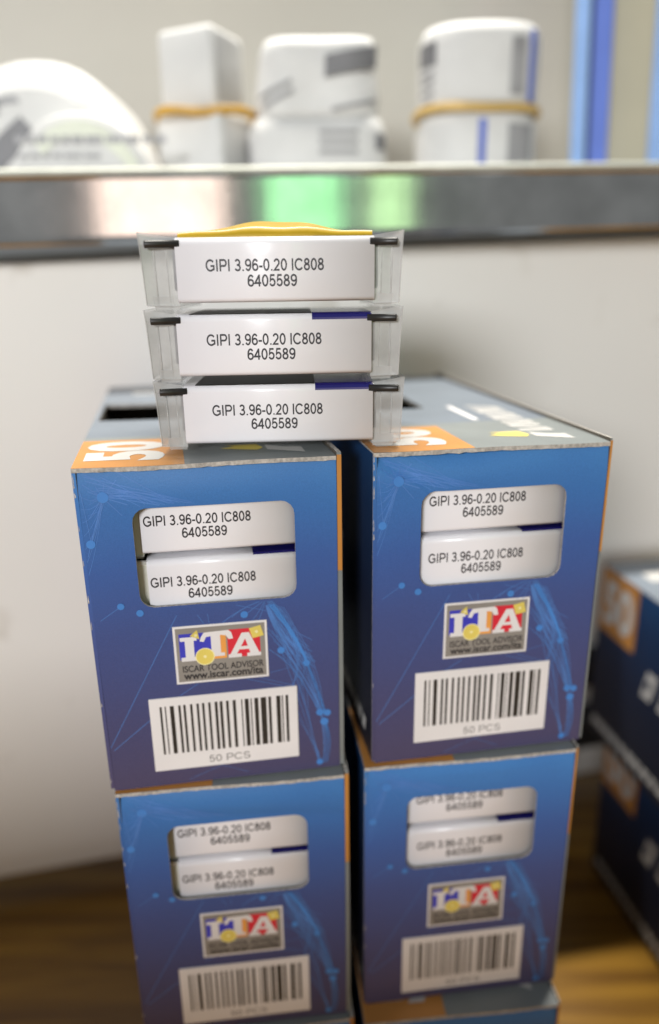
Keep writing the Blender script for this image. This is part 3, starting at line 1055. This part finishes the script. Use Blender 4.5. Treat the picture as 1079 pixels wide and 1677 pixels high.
        for i in range(nx):
            for j in range(ny):
                mb.f.append((g[0, i, j], g[0, i + 1, j], g[0, i + 1, j + 1], g[0, i, j + 1])); mb.mi.append(0)
                mb.f.append((g[1, i, j + 1], g[1, i + 1, j + 1], g[1, i + 1, j], g[1, i, j])); mb.mi.append(0)
        mb.build('top_label', M['yellow'], root, smooth=True)
    return root


def along(base, yaw, x, y, z):
    c, s = math.cos(yaw), math.sin(yaw)
    return (base[0] + x * c - y * s, base[1] + x * s + y * c, base[2] + z)


G_S = 'clear plastic packs stacked across the two towers'
G_W = 'packs seen through the carton windows'
YS = R(2.3)
SB = (-0.0509, 0.2072, 0)
make_pack(along(SB, YS, 0, 0, -0.0068), YS, 'uppermost loose plastic pack with bowed yellow top label and white front label', G_S, top=True, tz=-0.4, lx0=9.9)
make_pack(along(SB, YS, 0.0000, -0.0002, -0.0270), YS, 'middle loose plastic pack of three, white label under a navy stripe', G_S, lx0=8.8, lx1=63.6, tx=16.9, tz=-.1, tw=32.6, loose=True)
make_pack(along(SB, YS, 0.0008, 0.0003, -0.0468), YS - R(.3), 'lowest loose plastic pack, its clear feet standing on both carton lids', G_S, lx0=8.3, lx1=63.3, tz=-.3, tw=32.3, tx=16.4, loose=True)

WIN = {'L1': [(77.4, 3.6, 15.6, 16.4, 'white label pack upper in the window of the left top carton'), (58.1, 1.7, 16.4, 17.0, 'white label pack lower in the window of the left top carton')],
       'R1': [(78.3, 3.4, 10.2, 17.0, 'white label pack upper in the window of the carton with the creased corner'), (59.6, 1.7, 10.6, 16.9, 'white label pack lower in the window of the carton with the creased corner')],
       'L2': [(76.1, 3.0, 15.6, 16.6, 'white label pack upper in the window of the left lower carton'), (56.9, 1.7, 16.0, 17.0, 'white label pack lower in the window of the left lower carton')],
       'R2': [(78.8, 3.4, 10.2, 17.6, 'white label pack upper in the window of the right lower carton'), (58.9, 1.7, 10.6, 18.0, 'white label pack lower in the window of the right lower carton')]}
for key, packs in WIN.items():
    loc, yaw, shear, kind, _ = CARTONS[key]
    tn = 0.36 if key in ('L1', 'R1') else 0.93
    for (z, y, lx0, tx, lab) in packs:
        y = 3.1 if y > 2 else 2.1
        z -= tn * y
        make_pack(along(loc, R(yaw), (1.3 + shear * 20 * .1) * mm, y * mm, z * mm), R(yaw), lab, G_W, lx0=lx0, lx1=64.6, tx=tx, tw=31.4)

SHADE_H = 0.325
# ------------------------------------------------------------------ setting: bench, back panel, shelf
mb = MB()
mb.box(-1.0, 1.0, -0.25, 0.80, -0.028, 0.0)
BENCH = empty('wooden_bench', (0, 0, ZTAB))
tag(BENCH, 'varnished brown wooden bench with streaky grain under the cartons', 'bench')
mb.build('bench_top', M['wood'], BENCH, bevel=0.002)
mb = MB()
mb.box(-1.0, 1.0, -0.27, -0.2505, -0.028, SHADE_H)  # unseen board added behind the camera to shade the lower panel and bench
mb.build('shade_board', M['wood'], BENCH, bevel=0.002)

PY = R(13.0)
PBASE = (-0.208, 0.357)


def panel_pt(s, off, z):
    return (PBASE[0] + s * math.cos(PY) - off * math.sin(PY), PBASE[1] + s * math.sin(PY) + off * math.cos(PY), z)


pn = empty('back_panel', (PBASE[0], PBASE[1], 0), PY)
tag(pn, 'plain white painted panel behind the cartons, below the steel shelf edge', 'panel')
mb = MB()
ztop = lambda q: 0.0105 + (q - 0.05) * 0.0333
mb.box(-0.7, 1.0, 0.0, 0.012, -0.338, 0.0)
for k_ in (4, 5, 6, 7):
    x_, y_, _z = mb.v[k_]
    mb.v[k_] = (x_, y_, ztop(x_))
mb.build('panel_sheet', M['panel'], pn, bevel=0.0015)
mb = MB()
mb.box(-0.7, 1.0, 0.002, 0.016, -0.352, -0.3385)
mb.build('bottom_rail', M['panel'], pn, bevel=0.0015)
# unidentified black pieces on the panel by the right tower
for i, (s0, s1, z0, z1, lab) in enumerate(((0.384, 0.412, -0.270, -0.243, 'upper black pad on the white panel beside the right tower'), (0.380, 0.414, -0.320, -0.288, 'lower black pad on the white panel beside the right tower'))):
    mb = MB()
    mb.box(s0, s1, -0.010, -0.0006, z0, z1)
    mb.box(s0 + .004, s1 - .004, -0.013, -0.0102, z0 + .004, z1 - .004)
    o = mb.build('black_piece', M['piece'], None, bevel=0.0012)
    o.location = (PBASE[0], PBASE[1], 0)
    o.rotation_euler = (0, 0, PY)
    tag(o, lab, 'piece', 'black pieces on the panel')

# shelf: steel front strip with a rolled top hem and a turned-in bottom lip
SH = empty('steel_shelf', (0.0, 0.375, 0.0), R(12.0))
SH.rotation_euler = (0, R(-1.45), R(12.0))
tag(SH, 'stainless steel shelf with mirror-like front strip across the photo', 'shelf')
zb, zt = 0.0206, 0.0528
prof = [(0.0120, zb - .0002), (0.0, zb), (-0.0008, zb + .0012), (0.0, zb + .0035), (0.0, zt - .0048)]
prof += [(0.0024 - 0.0036 * math.cos(t), zt - .0026 + 0.0030 * math.sin(t)) for t in [R(a) for a in (-35, -10, 20, 50, 75, 100, 130, 160)]]
mb = MB()
mb.sweep(prof, -0.8, 0.95, seg=1)
mb.mi = [1 if i > 5 else 0 for i in range(len(mb.f))]
fs = mb.build('front_strip', [M['steel'], M['hem']], SH)
fs.data.polygons.foreach_set('use_smooth', [i > 4 for i in range(len(fs.data.polygons))])
mb = MB()
mb.box(-0.8, 0.95, 0.0122, 0.42, zb + .0006, zb + .0030)
mb.build('shelf_plate', M['steel'], SH)

CAB = empty('wall_cabinet', (0.0, 0.60, 0.03), 0)
tag(CAB, 'cream cabinet with blue uprights that the wrapped packs and steel shelf stand in', 'cabinet')
mb = MB()
mb.box(-1.0, 1.0, 0.0, 0.012, -0.02, 0.33)
bw = mb.build('back_board', M['backwall'], CAB)
bw.rotation_euler = (0, 0, R(8))
LEAN = R(-2.4)


def upright(name, x, y, boxes):
    first = None
    for k, (part, b, m_, bv) in enumerate(boxes):
        mb = MB()
        mb.box(*b)
        o = mb.build(part, m_, CAB if first is None else first, bevel=bv)
        if first is None:
            first = o
            o.location = (x, y - 0.60, 0.0)
            o.rotation_euler = (0, LEAN, R(-18))
    return first


upright('upright', 0.1555, 0.495, [('upright', (0.0110, 0.0215, 0.001, 0.03, -0.002, 0.33), M['postblue'], 0.0006), ('groove', (0.0087, 0.0108, 0.006, 0.03, -0.002, 0.33), M['groove'], 0), ('left_edge', (0.0, 0.0085, 0.0, 0.03, -0.002, 0.33), M['postlight'], 0.0006)])
upright('side_board', 0.1715, 0.512, [('side_board', (0.0, 0.06, 0.0, 0.012, -0.002, 0.33), M['olive'], 0)])
upright('upright', 0.2085, 0.508, [('upright', (0.0, 0.02, -0.01, 0.003, -0.002, 0.33), M['postlight'], 0.0006), ('groove', (-0.0016, -0.0002, -0.004, 0.003, -0.002, 0.33), M['groove'], 0)])

# ------------------------------------------------------------------ right-hand stack of two cartons
G_R = 'cartons stacked by the panel at the right'
RY = R(9.0)
for i in range(2):
    far = Vector((0.1695 - 0.013 * i, 0.380))
    ey = Vector((-math.sin(RY), math.cos(RY)))
    o_ = far - ey * D_C
    lab = 'blurred dark carton at the foot of the right-hand stack' if i == 0 else 'blurred dark carton on top of the right-hand stack with orange 50 corner'
    make_carton('tool_carton', (o_.x, o_.y, ZTAB + 0.0012 + i * (H_C + GAP)), RY, 0.0, 2 + i, lab, G_R)

# ------------------------------------------------------------------ bundles on the shelf
ZSH = 0.0245


def rolled(mb, cx, cy, z0, z1, ax, ay, n=40, bulge=0.0, power=2.6, lean=(0, 0), mi=0, wob=0.0, seed=0, rings=8):
    """upright wrapped roll: superellipse plan, soft shoulders"""
    base = len(mb.v)
    R_ = rings
    for r in range(R_ + 1):
        t = r / R_
        z = z0 + (z1 - z0) * t
        k = 1 + bulge * math.sin(math.pi * t)
        if t > 0.97:
            k *= 0.93
        for i in range(n):
            a = 2 * math.pi * i / n
            c, s = math.cos(a), math.sin(a)
            q = (abs(c) ** power + abs(s) ** power) ** (-1 / power)
            w = 1 + wob * noise.noise(Vector((c * 1.5 + seed, s * 1.5, z * 40)))
            mb.v.append((cx + lean[0] * t + ax * k * q * c * w, cy + lean[1] * t + ay * k * q * s * w, z))
    for r in range(R_):
        for i in range(n):
            a, b = base + r * n + i, base + r * n + (i + 1) % n
            mb.f.append((a, b, b + n, a + n)); mb.mi.append(mi)
    mb.f.append(tuple(base + i for i in range(n))[::-1]); mb.mi.append(mi)
    mb.f.append(tuple(base + R_ * n + i for i in range(n))); mb.mi.append(mi)


def hug(cx, cy, ax, ay, power, a0, a1, z0, z1, off, n=14, lean=(0, 0), tz=(0, 1), mi=0, mb=None, slope=0.0):
    """patch of print lying on a rolled surface between two plan angles"""
    base = len(mb.v)
    for i in range(n + 1):
        a = a0 + (a1 - a0) * i / n
        c, s = math.cos(a), math.sin(a)
        q = (abs(c) ** power + abs(s) ** power) ** (-1 / power)
        for z in (z0, z1):
            zz = z + slope * (i / n - .5)
            t = (zz - tz[0]) / (tz[1] - tz[0])
            mb.v.append((cx + lean[0] * t + (ax + off) * q * c, cy + lean[1] * t + (ay + off) * q * s, zz))
    for i in range(n):
        a = base + 2 * i
        mb.f.append((a, a + 2, a + 3, a + 1)); mb.mi.append(mi)


def band(name, cx, cy, ax, ay, power, z, r, material, label, wav=0.0, tilt=0.0):
    mb = MB()
    pts = []
    for i in range(48):
        a = 2 * math.pi * i / 48
        c, s = math.cos(a), math.sin(a)
        q = (abs(c) ** power + abs(s) ** power) ** (-1 / power)
        pts.append((cx + ax * q * c, cy + ay * q * s, z + wav * math.sin(a * 2 + .6) + wav * .5 * math.sin(a * 5) + tilt * c))
    mb.tube(pts, (r * .55, r), 8, closed=True)
    o = mb.build(name, material, None, smooth=True)
    tag(o, label, 'rubber band', 'rubber bands round the wrapped packs')
    return o


G_B = 'white wrapped packs on the steel shelf'
A = math.pi
# 1 big tilted arched pack at the far left, with its grey barcode
o = MB()


def arch(mb, w, h, d, n=22, mi=0, flat=0.0):
    base = len(mb.v)
    pr = []
    for i in range(n + 1):
        a = A * i / n
        c, s = math.cos(a), math.sin(a)
        q = (abs(c) ** 2.3 + abs(s) ** 2.3) ** (-1 / 2.3)
        pr.append((-w * q * c, h * q * s))
    for y in (0, d):
        mb.v += [(x, y, z) for x, z in pr]
    for i in range(n):
        mb.f.append((base + i, base + n + 1 + i, base + n + 2 + i, base + i + 1)); mb.mi.append(mi)
    mb.f.append(tuple(base + i for i in range(n + 1))); mb.mi.append(mi)
    mb.f.append(tuple(base + n + 1 + i for i in range(n + 1))[::-1]); mb.mi.append(mi)
    mb.f.append((base, base + n, base + 2 * n + 1, base + n + 1)); mb.mi.append(mi)


rt = empty('wrapped_pack', (-0.160, 0.455, ZSH), 0)
tag(rt, 'large white arched pack at the far left with a grey curved barcode', 'wrapped pack', G_B)
mb = MB(); arch(mb, 0.062, 0.094, 0.05)
fr = [q for q in mb.v[:23]]
b0 = len(mb.v)
for sc, yy in ((0.93, -0.008), (0.82, -0.013)):
    mb.v += [(x * sc - 0.004 * (1 - sc), yy, z * sc + 0.004 * (1 - sc)) for x, y, z in fr]
for a_, b_ in ((0, b0), (b0, b0 + 23)):
    for i in range(22):
        mb.f.append((a_ + i, a_ + i + 1, b_ + i + 1, b_ + i)); mb.mi.append(0)
mb.f.append(tuple(b0 + 23 + i for i in range(23))); mb.mi.append(0)
mb.build('wrap', M['bundle'], rt, smooth=False, bevel=0.003)
mb = MB()
YF = -0.0134


def slant(x0, z0, ln, wd, ang, mi):
    c, q = math.cos(R(ang)), math.sin(R(ang))
    n = 8
    for i in range(n):
        a_, b_ = ln * i / n, ln * (i + 1) / n
        bow = lambda t: -0.004 * (t / ln) ** 2
        mb.poly([(x0 + t * c - w_ * q, YF, z0 + t * q + w_ * c + bow(t)) for t, w_ in ((a_, 0), (b_, 0), (b_, wd), (a_, wd))], mi)


slant(-0.028, 0.030, 0.042, 0.0135, 43, 0)
slant(-0.038, 0.052, 0.028, 0.003, 40, 1)
slant(-0.036, 0.060, 0.024, 0.003, 36, 1)
slant(-0.020, 0.068, 0.016, 0.004, 24, 1)
stuff(mb.build('barcode_print', [M['barblur'], M['textblur']], rt))
def arcpatch(mb, w, h, r0, r1, a0, a1, y, n=16, mi=0):
    base = len(mb.v)
    for i in range(n + 1):
        a = a0 + (a1 - a0) * i / n
        for r in (r0, r1):
            mb.v.append((-w * r * math.cos(a), y, h * r * math.sin(a)))
    for i in range(n):
        b = base + 2 * i
        mb.f.append((b, b + 1, b + 3, b + 2)); mb.mi.append(mi)


# 2 low domed pack in front of it
rt = empty('wrapped_pack', (-0.1265, 0.412, ZSH), R(4))
tag(rt, 'low domed white pack in front of the large arched one', 'wrapped pack', G_B)
mb = MB(); arch(mb, 0.0415, 0.0605, 0.03)
mb.build('wrap', M['bundle'], rt, bevel=0.004)
mb = MB()
arcpatch(mb, 0.0415, 0.0605, .80, .93, R(55), R(140), -0.0008)
mb.build('top_tint', M['greencap'], rt)
mb = MB()
rnd = random.Random(4)
for (z, h, x0, x1) in ((0.0455, .0034, -0.032, 0.040), (0.0385, .002, -0.031, 0.008), (0.032, .002, -0.031, 0.012)):
    x = x0
    while x < x1:
        w = rnd.uniform(.003, .009)
        mb.box(x, x + w, -0.0010, -0.0006, z, z + h, 0)
        x += w + .0016
stuff(mb.build('printed_line', M['textblur'], rt))
# 3 square column of two wrapped packs
rt = empty('wrapped_pack', (-0.0685, 0.452, ZSH), R(-24))
tag(rt, 'square white pack with shade painted on one side standing above the amber rubber band', 'wrapped pack', G_B)
mb = MB()
mb.box(-0.0185, 0.0165, -0.012, 0.022, 0.066, 0.106, 0, fm={'X': 1})  # right face painted darker as shade, the wrap itself is white
mb.build('wrap', [M['bundle'], M['bundleshade']], rt, bevel=0.0035, smooth=True)
lo = empty('wrapped_pack', (-0.0685, 0.452, ZSH), R(-24))
tag(lo, 'square white pack on the shelf under the amber rubber band', 'wrapped pack', G_B)
mb = MB()
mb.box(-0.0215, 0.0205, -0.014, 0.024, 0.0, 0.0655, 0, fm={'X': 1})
mb.build('wrap', [M['bundle'], M['bundleshade']], lo, bevel=0.0035, smooth=True)
band('rubber_band', -0.0665, 0.4565, 0.0275, 0.0235, 3.0, ZSH + 0.0645, 0.0024, M['rubber'], 'amber rubber band round the square column of packs', wav=0.0009, tilt=0.001)
# 4 crumpled pair with a tilted barcode
rt = empty('wrapped_pack', (-0.004, 0.462, ZSH), R(0))
tag(rt, 'crumpled white pack with a tilted grey barcode, upper one in the middle of the shelf', 'wrapped pack', G_B)
mb = MB()
rolled(mb, 0, 0, 0.062, 0.1005, 0.0335, 0.021, power=4.0, wob=0.10, seed=2, lean=(0.002, 0), bulge=0.02)
mb.build('wrap', M['bundle'], rt, smooth=True)
mb = MB()
hug(0, 0, 0.0335, 0.021, 4.0, R(276), R(318), 0.083, 0.0935, 0.0022, mb=mb, lean=(.002, 0), tz=(.062, .1005), slope=0.005)
hug(0, 0, 0.0335, 0.021, 4.0, R(283), R(320), 0.0665, 0.0685, 0.0022, mb=mb, mi=1, lean=(.002, 0), tz=(.062, .1005), slope=0.005)
hug(0, 0, 0.0335, 0.021, 4.0, R(222), R(248), 0.0745, 0.0765, 0.0022, mb=mb, mi=1, lean=(.002, 0), tz=(.062, .1005), slope=0.008)
hug(0, 0, 0.0335, 0.021, 4.0, R(226), R(250), 0.0700, 0.0722, 0.0022, mb=mb, mi=1, lean=(.002, 0), tz=(.062, .1005), slope=0.008)
stuff(mb.build('barcode_print', [M['barblur'], M['textblur']], rt))
lo = empty('wrapped_pack', (-0.004, 0.462, ZSH), R(0))
tag(lo, 'white pack lying under the crumpled barcode pack in the middle of the shelf', 'wrapped pack', G_B)
mb = MB()
rolled(mb, 0, 0, 0.0, 0.0618, 0.0385, 0.022, power=4.5, wob=0.05, seed=6, bulge=0.02)
mb.build('wrap', M['bundle'], lo, smooth=True)
mb = MB()
for z in (0.043, 0.048, 0.053):
    hug(0, 0, 0.0385, 0.022, 4.5, R(272), R(300), z, z + .0022, 0.0016, mb=mb, mi=1)
hug(0, 0, 0.0385, 0.022, 4.5, R(312), R(322), 0.045, 0.053, 0.0020, mb=mb, mi=0)
stuff(mb.build('barcode_print', [M['barblur'], M['textblur']], lo))
# 5 round pair with a blue stripe and a pale band
rt = empty('wrapped_pack', (0.0885, 0.470, ZSH), R(0))
tag(rt, 'round white pack with a blue stripe above the pale rubber band', 'wrapped pack', G_B)
mb = MB()
rolled(mb, 0, 0, 0.0665, 0.1075, 0.0335, 0.027, power=2.6, bulge=0.01, wob=0.015)
mb.build('wrap', M['bundle'], rt, smooth=True)
mb = MB()
hug(0, 0, 0.0335, 0.027, 2.6, R(311), R(319), 0.069, 0.104, 0.0008, mb=mb, mi=0)
hug(0, 0, 0.0335, 0.027, 2.6, R(292), R(306), 0.072, 0.100, 0.0008, mb=mb, mi=2)
hug(0, 0, 0.0335, 0.027, 2.6, R(196), R(224), 0.088, 0.0995, 0.0008, mb=mb, mi=1)
for z in (0.069, 0.074, 0.079, 0.083):
    hug(0, 0, 0.0335, 0.027, 2.6, R(200), R(222), z, z + .0022, 0.0008, mb=mb, mi=2)
stuff(mb.build('stripe_print', [M['bluestripe'], M['barblur'], M['textblur']], rt))
lo = empty('wrapped_pack', (0.0885, 0.470, ZSH), R(0))
tag(lo, 'round white pack on the shelf under the pale rubber band', 'wrapped pack', G_B)
mb = MB()
rolled(mb, 0, 0, 0.0, 0.0662, 0.034, 0.028, power=2.6, bulge=0.01, wob=0.015, seed=3)
mb.build('wrap', M['bundle'], lo, smooth=True)
mb = MB()
hug(0, 0, 0.034, 0.028, 2.6, R(265), R(272), 0.02, 0.060, 0.0008, mb=mb, mi=0)
hug(0, 0, 0.034, 0.028, 2.6, R(292), R(318), 0.02, 0.058, 0.0008, mb=mb, mi=1)
stuff(mb.build('stripe_print', [M['bluestripe'], M['textblur']], lo))
band('rubber_band', 0.0885, 0.470, 0.0355, 0.0290, 2.6, ZSH + 0.0660, 0.0024, M['rubberpale'], 'pale rubber band round the round pair of packs', wav=0.0004)
